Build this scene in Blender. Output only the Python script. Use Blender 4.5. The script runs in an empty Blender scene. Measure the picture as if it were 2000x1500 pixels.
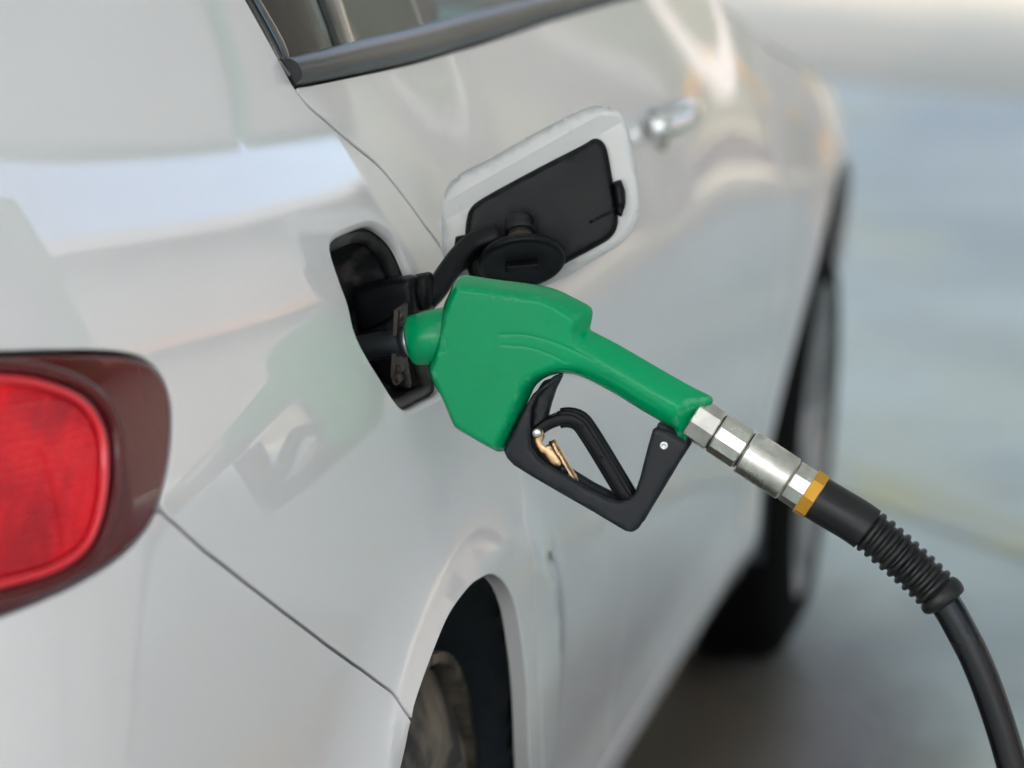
import bpy, math, random
import numpy as np
from mathutils import Vector, Matrix
from mathutils.geometry import delaunay_2d_cdt

# ------------------------------------------------------------------ camera, sky, sun, exposure
SC = bpy.context.scene
COL = SC.collection
CAM = np.array([1.455, -3.165, 1.43]); YAW, PIT, ROL, FPX = .172, .181, .06, 8000.0
_fw = np.array([-math.sin(YAW)*math.cos(PIT), math.cos(YAW)*math.cos(PIT), -math.sin(PIT)])
_r = np.cross(_fw, [0, 0, 1]); _r /= np.linalg.norm(_r); _u = np.cross(_r, _fw)
RT = _r*math.cos(ROL)+_u*math.sin(ROL); UP = -_r*math.sin(ROL)+_u*math.cos(ROL); FW = _fw
cd = bpy.data.cameras.new('camera'); cam = bpy.data.objects.new('camera', cd); COL.objects.link(cam)
cam.matrix_world = Matrix(((RT[0], UP[0], -FW[0], CAM[0]), (RT[1], UP[1], -FW[1], CAM[1]), (RT[2], UP[2], -FW[2], CAM[2]), (0, 0, 0, 1)))
cd.sensor_width = 36; cd.lens = FPX/2000*36; cd.clip_start = .05; cd.clip_end = 2000
cd.dof.use_dof = True; cd.dof.focus_distance = 3.12; cd.dof.aperture_fstop = 4.6; cd.dof.aperture_blades = 0
SC.camera = cam
SUN_EL, SUN_AZ = math.radians(52), math.radians(215)      # azimuth clockwise from +Y: behind, to the left
wd = bpy.data.worlds.new('World'); SC.world = wd; wd.use_nodes = True
nt = wd.node_tree; bg = nt.nodes['Background']
sky = nt.nodes.new('ShaderNodeTexSky'); sky.sky_type = 'NISHITA'; sky.sun_disc = False
sky.sun_elevation = SUN_EL; sky.sun_rotation = SUN_AZ; sky.dust_density = 6.0; sky.air_density = .8; sky.ozone_density = .4
nt.links.new(sky.outputs[0], bg.inputs[0]); bg.inputs[1].default_value = .15
sd = bpy.data.lights.new('sun', 'SUN'); so = bpy.data.objects.new('sun', sd); COL.objects.link(so)
sd.energy = .6; sd.angle = math.radians(20); sd.color = (1, .96, .9)
_sv = Vector((math.sin(SUN_AZ)*math.cos(SUN_EL), math.cos(SUN_AZ)*math.cos(SUN_EL), math.sin(SUN_EL)))
so.rotation_euler = _sv.to_track_quat('Z', 'Y').to_euler(); so.location = (0, 0, 20)
vs = SC.view_settings; vs.view_transform = 'Standard'; vs.look = 'None'; vs.gamma = 1; vs.exposure = 2.35
vs.use_curve_mapping = False
SC.cycles.use_denoising = True
SC.cycles.max_bounces = 10; SC.cycles.transparent_max_bounces = 12

# ------------------------------------------------------------------ helpers
def ray(px, py): return FW+RT*((px-1000)/FPX)+UP*((750-py)/FPX)
def on_y(px, py, Y):                       # the point of the vertical plane y = Y seen at a pixel of the photograph
    d = ray(px, py); return CAM+d*((Y-CAM[1])/d[1])
def on_plane(px, py, p0, n):
    d = ray(px, py); return CAM+d*(np.dot(np.asarray(p0)-CAM, n)/np.dot(d, n))
def cr(pts, n=16, closed=False):
    P = np.array(pts, float)
    P = np.vstack([P[-1], P, P[0], P[1]]) if closed else np.vstack([2*P[0]-P[1], P, 2*P[-1]-P[-2]])
    out = []
    for i in range(1, len(P)-2):
        p0, p1, p2, p3 = P[i-1:i+3]
        for k in range(n):
            s = k/n
            out.append(.5*((2*p1)+(-p0+p2)*s+(2*p0-5*p1+4*p2-p3)*s*s+(-p0+3*p1-3*p2+p3)*s**3))
    if not closed: out.append(P[-2])
    return np.array(out)
def resample(P, sp, closed=False):
    P = np.asarray(P, float)
    Q = np.vstack([P, P[0]]) if closed else P
    s = np.r_[0, np.cumsum(np.linalg.norm(np.diff(Q, axis=0), axis=1))]
    n = max(3, int(round(s[-1]/sp)))
    u = np.linspace(0, s[-1], n+1)
    R = np.stack([np.interp(u, s, Q[:, k]) for k in range(Q.shape[1])], 1)
    return R[:-1] if closed else R
def area(P): return .5*np.sum(P[:, 0]*np.roll(P[:, 1], -1)-np.roll(P[:, 0], -1)*P[:, 1])
def ccw(P): return P if area(P) > 0 else P[::-1]
def innormal(P):                           # inward unit normals of a ccw loop
    e = np.roll(P, -1, 0)-np.roll(P, 1, 0); e /= np.linalg.norm(e, axis=1)[:, None]+1e-12
    return np.stack([-e[:, 1], e[:, 0]], 1)
def inside(pts, P):
    x, y = pts[:, 0], pts[:, 1]; c = np.zeros(len(pts), bool)
    x1, y1 = P[:, 0], P[:, 1]; x2, y2 = np.roll(x1, -1), np.roll(y1, -1)
    for a, b, c2, d in zip(x1, y1, x2, y2):
        m = (b > y) != (d > y)
        if m.any(): c ^= m & (x < (c2-a)*(y-b)/(d-b+1e-15)+a)
    return c
def segdist(pts, P, closed=True):
    A = P; B = np.roll(P, -1, 0)
    if not closed: A, B = P[:-1], P[1:]
    best = np.full(len(pts), 1e9)
    for a, b in zip(A, B):
        ab = b-a; t = np.clip(((pts-a)@ab)/(ab@ab+1e-15), 0, 1)
        q = pts-(a+t[:, None]*ab); best = np.minimum(best, q[:, 0]**2+q[:, 1]**2)
    return np.sqrt(best)
def cdt(points, loops):
    """triangulate points + closed loops, keep the triangles inside loops[0] and outside the others"""
    co = [Vector(p) for L in loops for p in L]; ed = []; k = 0
    for L in loops:
        ed += [(k+i, k+(i+1) % len(L)) for i in range(len(L))]; k += len(L)
    co += [Vector(p) for p in points]
    v, e, f, *_ = delaunay_2d_cdt(co, ed, [], 0, 1e-7)
    V = np.array([(p[0], p[1]) for p in v]); F = np.array([list(q) for q in f])
    c = V[F].mean(1); m = inside(c, loops[0])
    for L in loops[1:]: m &= ~inside(c, L)
    F = F[m]; a = V[F]
    ar = (a[:, 1, 0]-a[:, 0, 0])*(a[:, 2, 1]-a[:, 0, 1])-(a[:, 2, 0]-a[:, 0, 0])*(a[:, 1, 1]-a[:, 0, 1])
    F[ar < 0] = F[ar < 0][:, ::-1]
    return V, F
def link(name, V, F, mat, parent=None, smooth=True, normals=None, kind=None):
    me = bpy.data.meshes.new(name); me.from_pydata([tuple(map(float, p)) for p in V], [], [tuple(map(int, f)) for f in F])
    me.materials.append(mat); me.validate()
    if smooth: me.polygons.foreach_set('use_smooth', [True]*len(me.polygons))
    me.update()
    if normals is not None: me.normals_split_custom_set_from_vertices([tuple(n) for n in normals])
    o = bpy.data.objects.new(name, me); COL.objects.link(o)
    if parent is not None: o.parent = parent; o.matrix_parent_inverse = parent.matrix_world.inverted()
    if kind: o['kind'] = kind
    return o
def sharp(o, deg=35):
    me = o.data; me.set_sharp_from_angle(angle=math.radians(deg)); return o
def bevel(o, w, n=3, ang=40):
    m = o.modifiers.new('bevel', 'BEVEL'); m.width = w; m.segments = n; m.limit_method = 'ANGLE'; m.angle_limit = math.radians(ang)
    m.harden_normals = True; return o
def empty(name, loc, label=None, cat=None, group=None):
    o = bpy.data.objects.new(name, None); COL.objects.link(o); o.location = loc; bpy.context.view_layer.update()
    tag(o, label, cat, group); return o
def tag(o, label=None, cat=None, group=None, kind=None):
    for k, v in (('label', label), ('category', cat), ('group', group), ('kind', kind)):
        if v: o[k] = v
    return o
class MB:
    def __init__(s): s.V = []; s.F = []
    def add(s, V, F):
        k = len(s.V); s.V += [tuple(v) for v in V]; s.F += [tuple(i+k for i in f) for f in F]; return s
    def box(s, lo, hi):
        x0, y0, z0 = lo; x1, y1, z1 = hi
        return s.add([(x0, y0, z0), (x1, y0, z0), (x1, y1, z0), (x0, y1, z0), (x0, y0, z1), (x1, y0, z1), (x1, y1, z1), (x0, y1, z1)],
                     [(0, 3, 2, 1), (4, 5, 6, 7), (0, 1, 5, 4), (1, 2, 6, 5), (2, 3, 7, 6), (3, 0, 4, 7)])
    def build(s, name, mat, parent=None, smooth=False, kind=None): return link(name, s.V, s.F, mat, parent, smooth, None, kind)
def frames(P):
    P = np.asarray(P, float); T = np.gradient(P, axis=0); T /= np.linalg.norm(T, axis=1)[:, None]
    up = np.array([0, -1., 0]); N = []
    for t in T:
        n = up-t*(up@t)
        if np.linalg.norm(n) < .05: n = np.array([0, 0, 1.])-t*t[2]
        n /= np.linalg.norm(n); N.append(n); up = n
    N = np.array(N); return T, N, np.cross(T, N)
def sweep(P, R, nseg=32, cap=True, sides=None):
    """tube along P with radius R (array); returns V, F"""
    P = np.asarray(P, float); R = np.broadcast_to(np.asarray(R, float), len(P)); T, N, B = frames(P)
    a = np.linspace(0, 2*np.pi, nseg, endpoint=False)
    V = (P[:, None]+R[:, None, None]*(np.cos(a)[None, :, None]*N[:, None]+np.sin(a)[None, :, None]*B[:, None])).reshape(-1, 3)
    F = [(i*nseg+j, i*nseg+(j+1) % nseg, (i+1)*nseg+(j+1) % nseg, (i+1)*nseg+j) for i in range(len(P)-1) for j in range(nseg)]
    if cap: F += [tuple(range(nseg))[::-1], tuple((len(P)-1)*nseg+j for j in range(nseg))]
    return V, F
def profile_sweep(P, sec, up0=None, cap=True):
    """closed section sec (n,2) in (side, height) carried along P"""
    P = np.asarray(P, float); T, N, B = frames(P); n = len(sec); sec = np.asarray(sec)
    V = (P[:, None]+sec[None, :, 0, None]*N[:, None]+sec[None, :, 1, None]*B[:, None]).reshape(-1, 3)
    F = [(i*n+j, i*n+(j+1) % n, (i+1)*n+(j+1) % n, (i+1)*n+j) for i in range(len(P)-1) for j in range(n)]
    if cap: F += [tuple(range(n))[::-1], tuple((len(P)-1)*n+j for j in range(n))]
    return V, F
def lathe(p0, p1, prof, nseg=48, flats=None):
    """prof: (axial metres from p0, radius); flats: section function angle -> factor"""
    p0, p1 = np.asarray(p0, float), np.asarray(p1, float); a = p1-p0; a /= np.linalg.norm(a)
    n = np.array([0, -1., 0])-a*(-a[1]); n /= np.linalg.norm(n); b = np.cross(a, n)
    th = np.linspace(0, 2*np.pi, nseg, endpoint=False)
    V = []; F = []
    for (s, r) in prof:
        k = flats(th) if flats else 1.0
        V += list(p0+a*s+(r*k*np.cos(th))[:, None]*n+(r*k*np.sin(th))[:, None]*b)
    m = len(prof)
    F = [(i*nseg+j, i*nseg+(j+1) % nseg, (i+1)*nseg+(j+1) % nseg, (i+1)*nseg+j) for i in range(m-1) for j in range(nseg)]
    F += [tuple(range(nseg))[::-1], tuple((m-1)*nseg+j for j in range(nseg))]
    return V, F
def ngon(sides, soft=.0):
    def f(th):
        k = np.pi/sides; x = (th % (2*k))-k
        return np.minimum(np.cos(k)/np.cos(x)*1.0, 1.0)/np.cos(k)*np.cos(k*.55)
    return f

# ------------------------------------------------------------------ materials
def mat(name, col, rough=.5, metal=0., coat=0., coat_rough=.03, noise=None, bump=None, spec=.5, trans=0., ior=1.5, specks=None):
    m = bpy.data.materials.new(name); m.use_nodes = True; t = m.node_tree; b = t.nodes['Principled BSDF']
    b.inputs['Base Color'].default_value = (*col, 1); b.inputs['Roughness'].default_value = rough
    b.inputs['Metallic'].default_value = metal; b.inputs['Coat Weight'].default_value = coat
    b.inputs['Coat Roughness'].default_value = coat_rough; b.inputs['Coat IOR'].default_value = 1.65; b.inputs['Specular IOR Level'].default_value = spec
    b.inputs['Transmission Weight'].default_value = trans; b.inputs['IOR'].default_value = ior
    tc = t.nodes.new('ShaderNodeTexCoord')
    if noise:                              # (scale, colour2, lo, hi [, rough2])
        n = t.nodes.new('ShaderNodeTexNoise'); n.inputs['Scale'].default_value = noise[0]; n.inputs['Detail'].default_value = 6
        t.links.new(tc.outputs['Object'], n.inputs['Vector'])
        r = t.nodes.new('ShaderNodeMapRange'); r.inputs[1].default_value = noise[2]; r.inputs[2].default_value = noise[3]
        t.links.new(n.outputs[0], r.inputs[0])
        x = t.nodes.new('ShaderNodeMix'); x.data_type = 'RGBA'; x.inputs[6].default_value = (*col, 1); x.inputs[7].default_value = (*noise[1], 1)
        t.links.new(r.outputs[0], x.inputs[0]); t.links.new(x.outputs[2], b.inputs['Base Color'])
        if len(noise) > 4:
            q = t.nodes.new('ShaderNodeMapRange'); q.inputs[3].default_value = rough; q.inputs[4].default_value = noise[4]
            t.links.new(r.outputs[0], q.inputs[0]); t.links.new(q.outputs[0], b.inputs['Roughness'])
    for (sc_, c2, lo, hi) in (specks or ()):   # dust, grime, scuffs laid over the base colour
        n = t.nodes.new('ShaderNodeTexNoise'); n.inputs['Scale'].default_value = sc_; n.inputs['Detail'].default_value = 8; n.inputs['Roughness'].default_value = .65
        t.links.new(tc.outputs['Object'], n.inputs['Vector'])
        r = t.nodes.new('ShaderNodeMapRange'); r.inputs[1].default_value = lo; r.inputs[2].default_value = hi; t.links.new(n.outputs[0], r.inputs[0])
        x = t.nodes.new('ShaderNodeMix'); x.data_type = 'RGBA'; x.inputs[7].default_value = (*c2, 1); t.links.new(r.outputs[0], x.inputs[0])
        old = b.inputs['Base Color'].links
        if old: t.links.new(old[0].from_socket, x.inputs[6])
        else: x.inputs[6].default_value = (*col, 1)
        t.links.new(x.outputs[2], b.inputs['Base Color'])
    if bump:                               # (scale, strength, distance)
        n = t.nodes.new('ShaderNodeTexNoise'); n.inputs['Scale'].default_value = bump[0]; n.inputs['Detail'].default_value = 4
        t.links.new(tc.outputs['Object'], n.inputs['Vector'])
        bp = t.nodes.new('ShaderNodeBump'); bp.inputs['Strength'].default_value = bump[1]; bp.inputs['Distance'].default_value = bump[2]
        t.links.new(n.outputs[0], bp.inputs['Height']); t.links.new(bp.outputs[0], b.inputs['Normal'])
    return m
M = {}
M['paint'] = mat('white_paint', (.80, .768, .785), .38, coat=1.0, coat_rough=.015, noise=(3.0, (.775, .745, .76), .4, .6), specks=((420, (.45, .44, .42), .735, .80),))
M['paint_inner'] = mat('white_paint_inner', (.53, .535, .54), .3, coat=.6, coat_rough=.08, noise=(90, (.46, .46, .45), .62, .8))
M['black'] = mat('black_plastic', (.004, .0045, .006), .36, noise=(35, (.007, .0075, .009), .4, .7, .5), bump=(900, .15, .0005), spec=.2, specks=((260, (.10, .10, .10), .70, .80),))
M['black_dusty'] = mat('dusty_black_plastic', (.016, .016, .017), .5, noise=(48, (.13, .115, .10), .47, .72, .85), bump=(700, .2, .0006))
M['guard'] = mat('charcoal_plastic', (.009, .011, .015), .48, noise=(40, (.014, .016, .020), .4, .7, .6), bump=(1200, .25, .0004), spec=.35, specks=((150, (.05, .05, .055), .66, .82),))
M['rubber'] = mat('black_rubber', (.006, .006, .0075), .38, noise=(30, (.010, .010, .011), .4, .7, .5), bump=(500, .1, .0004), spec=.4, specks=((120, (.04, .038, .036), .62, .82),))
M['hose'] = mat('hose_rubber', (.005, .0055, .008), .22, noise=(20, (.007, .0075, .010), .4, .7, .34), bump=(300, .06, .0005), spec=.45, specks=((90, (.025, .025, .026), .62, .82),))
M['green'] = mat('green_plastic', (.0, .31, .118), .12, noise=(14, (.0, .285, .105), .4, .75, .22), bump=(420, .05, .0006), spec=.22, specks=((210, (.10, .40, .22), .71, .82), (95, (.0, .20, .08), .70, .84)))
def edge_wear(m, c2, lo, hi):
    t = m.node_tree; b = t.nodes['Principled BSDF']; gm = t.nodes.new('ShaderNodeNewGeometry'); tc = t.nodes.new('ShaderNodeTexCoord')
    r = t.nodes.new('ShaderNodeMapRange'); r.inputs[1].default_value = lo; r.inputs[2].default_value = hi; t.links.new(gm.outputs['Pointiness'], r.inputs[0])
    n = t.nodes.new('ShaderNodeTexNoise'); n.inputs['Scale'].default_value = 70; n.inputs['Detail'].default_value = 8; t.links.new(tc.outputs['Object'], n.inputs['Vector'])
    q = t.nodes.new('ShaderNodeMapRange'); q.inputs[1].default_value = .52; q.inputs[2].default_value = .66; t.links.new(n.outputs[0], q.inputs[0])
    k = t.nodes.new('ShaderNodeMath'); k.operation = 'MULTIPLY'; t.links.new(r.outputs[0], k.inputs[0]); t.links.new(q.outputs[0], k.inputs[1])
    x = t.nodes.new('ShaderNodeMix'); x.data_type = 'RGBA'; x.inputs[7].default_value = (*c2, 1); t.links.new(k.outputs[0], x.inputs[0])
    t.links.new(b.inputs['Base Color'].links[0].from_socket, x.inputs[6]); t.links.new(x.outputs[2], b.inputs['Base Color'])
edge_wear(M['green'], (.30, .46, .36), .53, .60)
edge_wear(M['guard'], (.07, .07, .075), .53, .62)
M['steel'] = mat('satin_steel', (.72, .69, .65), .27, metal=1, noise=(50, (.48, .46, .43), .4, .7, .36))
M['spout'] = mat('zinc_spout', (.42, .45, .5), .35, metal=1)
M['chrome'] = mat('chrome', (.8, .8, .8), .06, metal=1)
M['brass'] = mat('yellow_zinc', (.72, .50, .26), .32, metal=1, noise=(70, (.62, .36, .22), .4, .7, .4))
M['gold'] = mat('yellow_anodised_ring', (.60, .30, .03), .4, metal=.5)
M['rust'] = mat('dirty_bracket_metal', (.07, .055, .045), .6, metal=.3, noise=(90, (.05, .035, .025), .4, .7))
M['rivet'] = mat('bright_rivet', (.7, .7, .72), .25, metal=1)
M['trim'] = mat('satin_grey_trim', (.030, .027, .026), .33, noise=(5, (.024, .022, .022), .4, .6))
M['gloss_black'] = mat('gloss_black', (.01, .01, .011), .12, coat=.5)
M['tyre'] = mat('tyre_rubber', (.005, .005, .005), .9, spec=.12)
M['tyre_dirty'] = mat('dusty_tyre_rubber', (.022, .02, .019), .8, noise=(16, (.20, .158, .118), .42, .64), bump=(60, .4, .004))
M['rim'] = mat('alloy_rim', (.36, .36, .37), .4, metal=.8)
M['rim_dirty'] = mat('dusty_rim', (.09, .085, .08), .6, metal=.2, noise=(12, (.16, .13, .10), .42, .62))
M['liner'] = mat('arch_liner_felt', (.05, .062, .074), .85, noise=(30, (.07, .08, .09), .4, .7), bump=(120, .5, .003))
M['cabin'] = mat('dark_cabin_fabric', (.02, .025, .027), .8)
M['lamp_outer'] = mat('dark_red_lamp_cover', (.10, .0012, .004), .2, coat=.5, coat_rough=.02, spec=.2)
M['lamp_rim'] = mat('red_lamp_rim', (.75, .008, .025), .15, coat=.6, coat_rough=.02)
M['underbody'] = mat('underbody', (.01, .01, .01), .9)

def ground_material():
    m = bpy.data.materials.new('forecourt_concrete'); m.use_nodes = True; t = m.node_tree; b = t.nodes['Principled BSDF']
    tc = t.nodes.new('ShaderNodeTexCoord')
    def nz(scale, det, lo, hi, sx=1, sy=1):
        mp = t.nodes.new('ShaderNodeMapping'); mp.inputs['Scale'].default_value = (sx, sy, 1); t.links.new(tc.outputs['Object'], mp.inputs[0])
        n = t.nodes.new('ShaderNodeTexNoise'); n.inputs['Scale'].default_value = scale; n.inputs['Detail'].default_value = det
        t.links.new(mp.outputs[0], n.inputs['Vector'])
        r = t.nodes.new('ShaderNodeMapRange'); r.inputs[1].default_value = lo; r.inputs[2].default_value = hi; t.links.new(n.outputs[0], r.inputs[0]); return r
    def mix(f, a, c):
        x = t.nodes.new('ShaderNodeMix'); x.data_type = 'RGBA'
        for s, v in ((6, a), (7, c)):
            if isinstance(v, tuple): x.inputs[s].default_value = (*v, 1)
            else: t.links.new(v, x.inputs[s])
        t.links.new(f.outputs[0], x.inputs[0]); return x.outputs[2]
    c = mix(nz(.8, 3, .42, .58), (.47, .555, .545), (.34, .42, .425))
    c = mix(nz(1.6, 4, .5, .72, 1, .5), c, (.48, .52, .41))
    c = mix(nz(7, 6, .55, .8), c, (.30, .315, .31))
    c = mix(nz(160, 3, .5, .8), c, (.48, .49, .47))
    t.links.new(c, b.inputs['Base Color']); b.inputs['Roughness'].default_value = .55
    n = t.nodes.new('ShaderNodeTexNoise'); n.inputs['Scale'].default_value = 90; n.inputs['Detail'].default_value = 8; t.links.new(tc.outputs['Object'], n.inputs['Vector'])
    bp = t.nodes.new('ShaderNodeBump'); bp.inputs['Strength'].default_value = .4; bp.inputs['Distance'].default_value = .004
    t.links.new(n.outputs[0], bp.inputs['Height']); t.links.new(bp.outputs[0], b.inputs['Normal'])
    return m
def lamp_inner_material():
    m = mat('bright_red_lamp_lens', (.9, .008, .02), .18, coat=.25, coat_rough=.02, spec=.2, noise=(16, (.50, .002, .014), .42, .62)); t = m.node_tree; b = t.nodes['Principled BSDF']
    tc = t.nodes.new('ShaderNodeTexCoord'); mp = t.nodes.new('ShaderNodeMapping'); mp.inputs['Scale'].default_value = (1, 1, 1); t.links.new(tc.outputs['Object'], mp.inputs[0])
    v = t.nodes.new('ShaderNodeTexVoronoi'); v.inputs['Scale'].default_value = 170; v.inputs['Randomness'].default_value = .15; t.links.new(mp.outputs[0], v.inputs['Vector'])
    bp = t.nodes.new('ShaderNodeBump'); bp.inputs['Strength'].default_value = .8; bp.inputs['Distance'].default_value = .003
    t.links.new(v.outputs['Distance'], bp.inputs['Height']); t.links.new(bp.outputs[0], b.inputs['Normal'])
    return m
M['lamp_inner'] = lamp_inner_material()
def glass_material():
    m = bpy.data.materials.new('tinted_window_glass'); m.use_nodes = True; t = m.node_tree; t.nodes.remove(t.nodes['Principled BSDF'])
    o = t.nodes['Material Output']; tr = t.nodes.new('ShaderNodeBsdfTransparent'); tr.inputs[0].default_value = (.16, .40, .42, 1)
    g = t.nodes.new('ShaderNodeBsdfGlossy'); g.inputs['Roughness'].default_value = .01
    fr = t.nodes.new('ShaderNodeFresnel'); fr.inputs[0].default_value = 1.4
    mx = t.nodes.new('ShaderNodeMixShader'); t.links.new(fr.outputs[0], mx.inputs[0]); t.links.new(tr.outputs[0], mx.inputs[1]); t.links.new(g.outputs[0], mx.inputs[2])
    t.links.new(mx.outputs[0], o.inputs[0]); return m
M['glass'] = glass_material()
M['concrete'] = ground_material()

# ------------------------------------------------------------------ ground
g = MB().add([(-150, -120, 0), (150, -120, 0), (150, 180, 0), (-150, 180, 0)], [(0, 1, 2, 3)]).build('forecourt_ground', M['concrete'])
tag(g, 'blue grey concrete forecourt stretching away beside the car', kind='structure')

# ------------------------------------------------------------------ car body surface: half width over (plan arclength t, height z)
PLAN = cr([(0, 3.46), (.35, 3.43), (.62, 3.32), (.845, 3.05), (.906, 2.6), (.893, 2.0), (.893, 1.2), (.893, .6), (.89, .2), (.876, -.08), (.848, -.28), (.8, -.5),
           (.755, -.65), (.69, -.77), (.6, -.85), (.45, -.9), (.25, -.925), (0, -.93)][::-1], 40)
_s = np.r_[0, np.cumsum(np.linalg.norm(np.diff(PLAN, axis=0), axis=1))]
TT = np.arange(0, _s[-1], .004); PX = np.interp(TT, _s, PLAN[:, 0]); PY = np.interp(TT, _s, PLAN[:, 1])
for _ in range(80):
    PX[1:-1] = .25*PX[:-2]+.5*PX[1:-1]+.25*PX[2:]; PY[1:-1] = .25*PY[:-2]+.5*PY[1:-1]+.25*PY[2:]
_z = cr(np.array([[.10, .16, .20, .26, .31, .35, .42, .55, .65, .72, .8, .88, .94, .98, 1.02, 1.06, 1.12, 1.2, 1.3, 1.42],
                  [.13, .085, .045, .018, .018, .020, .012, .001, 0, .004, .015, .036, .06, .079, .100, .122, .154, .196, .25, .322]]).T, 30)
ZS = np.arange(.10, 1.42, .004); DS = np.interp(ZS, _z[:, 0], _z[:, 1])
for _ in range(60): DS[1:-1] = .25*DS[:-2]+.5*DS[1:-1]+.25*DS[2:]
def inset(z, Y):                           # the shoulder climbs a little towards the tail
    k = np.clip((.45-Y)/.8, 0, 1); k = k*k*(3-2*k); up = np.clip((z-.62)/.25, 0, 1)
    kf = np.clip((Y-1.3)/1.0, 0, 1); kf = kf*kf*(3-2*kf)     # and falls away towards the bonnet
    return np.interp(z+(.055*kf-.06*k)*up*up*(3-2*up), ZS, DS)
ARCH_C = (.03, .315)
def flare(Y, z):
    f = np.zeros(np.broadcast(Y, z).shape)
    for cy, cz, R, a in ((ARCH_C[0], ARCH_C[1], .345, .017), (2.6, .33, .375, .012)):
        rho = np.hypot(Y-cy, z-cz); s = np.clip((rho-(R+.035))/.10, 0, 1); f = np.maximum(f, a*(1-s)**2)
    return f*np.clip((z-.15)/.2, 0, 1)
def S(t, z):
    t = np.asarray(t, float); z = np.asarray(z, float)
    Y = np.interp(t, TT, PY); X = (np.interp(t, TT, PX)+flare(Y, z))*(1-inset(z, Y)/.88)
    return np.stack([X, Y+0*z, z+0*t], -1)
def SN(t, z, e=.006):
    a = S(t+e, z)-S(t-e, z); b = S(t, z+e)-S(t, z-e)
    n = np.cross(a, b); n /= np.linalg.norm(n, axis=-1)[..., None]
    n = np.where((n[..., :1] < 0) & (np.abs(n[..., :1]) > .2), -n, n)
    return n
def hit(px, py):
    """(t, z) where the body is seen at a pixel of the photograph"""
    D = ray(px, py); dd = np.arange(1.7, 8, .002); P = CAM+dd[:, None]*D
    w = (np.interp(P[:, 1], PY, PX)+flare(P[:, 1], P[:, 2]))*(1-inset(P[:, 2], P[:, 1])/.88)
    i = np.argmax(P[:, 0] < w); return np.array([np.interp(P[i, 1], PY, TT), P[i, 2]])
def H(pts): return np.array([hit(*p) for p in pts])
def tY(Y): return float(np.interp(Y, PY, TT))
def TZ(pts): return np.array([(tY(y), z) for y, z in pts])

def panel(name, loop, m, parent, gap=.004, r=.0018, holes=(), hole_r=None, depth=.014, sp=.016, off=0., kind=None):
    L = ccw(resample(loop, .006, True)); hs = [ccw(resample(h, .004, True)) for h in holes]
    for _ in range(1): L = .25*np.roll(L, 1, 0)+.5*L+.25*np.roll(L, -1, 0)
    base = [L+innormal(L)*(gap/2+r)]; outs = [-innormal(L)]; rr = [r]
    for h in hs: base.append(h-innormal(h)*(hole_r or r)); outs.append(innormal(h)); rr.append(hole_r or r)
    lo, hi = base[0].min(0), base[0].max(0)
    gx, gz = np.meshgrid(np.arange(lo[0], hi[0], sp), np.arange(lo[1], hi[1], sp)); gx[::2] += sp/2
    P = np.stack([gx.ravel(), gz.ravel()], 1); k = inside(P, base[0])
    for b in base[1:]: k &= ~inside(P, b)
    P = P[k]; k = np.ones(len(P), bool)
    for b in base: k &= segdist(P, b) > sp*.45
    P = P[k]
    V2, F = cdt(P, base)
    V = S(V2[:, 0], V2[:, 1]); N = SN(V2[:, 0], V2[:, 1]); V = V+N*off
    V = list(V); N = list(N); F = [tuple(f) for f in F]
    # orientation: (t, z) counter-clockwise faces outward on this side of the car
    for b, o, q in zip(base, outs, rr):
        prev = None; n = len(b)
        for th in (0, 25, 50, 75, 90, None):
            if th is None: a = math.pi/2; dep = depth if b is base[0] else q+.002
            else: a = math.radians(th); dep = q*(1-math.cos(a))
            pz = b+o*(q*math.sin(a)); nn = SN(pz[:, 0], pz[:, 1]); c = S(pz[:, 0], pz[:, 1])+nn*(off-dep)
            od = S(pz[:, 0]+o[:, 0]*.003, pz[:, 1]+o[:, 1]*.003)-S(pz[:, 0], pz[:, 1]); od /= np.linalg.norm(od, axis=1)[:, None]
            k0 = len(V); V += list(c); N += list(nn*math.cos(a)+od*math.sin(a))
            if prev is not None:
                s = -1 if b is not base[0] else 1
                for i in range(n):
                    j = (i+1) % n; f = (prev+i, k0+i, k0+j, prev+j)
                    F.append(f if s == 1 else f[::-1])
            prev = k0
    return link(name, V, F, m, parent, True, N, kind)

car = empty('car', (0, 1.2, 0), 'white car seen from behind with its fuel flap open and a green nozzle in it', 'car')

# --- outlines traced on the body
gap_line = H([(575, 172), (600, 205), (640, 240), (690, 283), (740, 325), (790, 385), (830, 440), (862, 485), (905, 575), (950, 700), (985, 820), (1018, 930), (1031, 1050), (1043, 1190), (1053, 1330), (1060, 1500)])
gap_line = np.vstack([gap_line, TZ([(.40, .38), (.43, .30)])]); gap_line = cr(gap_line, 8)
arch_px = H([(1034, 1500), (1031, 1400), (1024, 1300), (1008, 1195), (988, 1146), (964, 1126), (940, 1132), (915, 1152), (880, 1202), (850, 1268), (822, 1345), (800, 1415), (786, 1490)])
arch_all = cr(np.vstack([TZ([(.375, .20), (.365, .33)]), arch_px, TZ([(-.30, .42), (-.335, .32), (-.345, .2)])]), 8)
lamp_r = H([(-420, 700), (-200, 694), (0, 690), (120, 687), (220, 689), (285, 704), (322, 745), (335, 800), (332, 880), (320, 950), (295, 1022), (240, 1082), (170, 1130), (90, 1168), (0, 1204), (-150, 1250), (-420, 1310)])
bump_px = H([(318, 1004), (400, 1076), (480, 1140), (560, 1200), (640, 1262), (710, 1311), (768, 1353), (786, 1382), (804, 1413)])
iA = int(np.argmin(np.linalg.norm(arch_all-bump_px[-1], axis=1)))
lamp_s = cr(lamp_r, 10); iL = int(np.argmin(np.linalg.norm(lamp_s-bump_px[0], axis=1)))
PIL = [(243, -418), (290, -335), (337, -252), (384, -169), (431, -86), (478, -3), (525, 80)]
pill = H(PIL+[(560, 145)])
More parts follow.
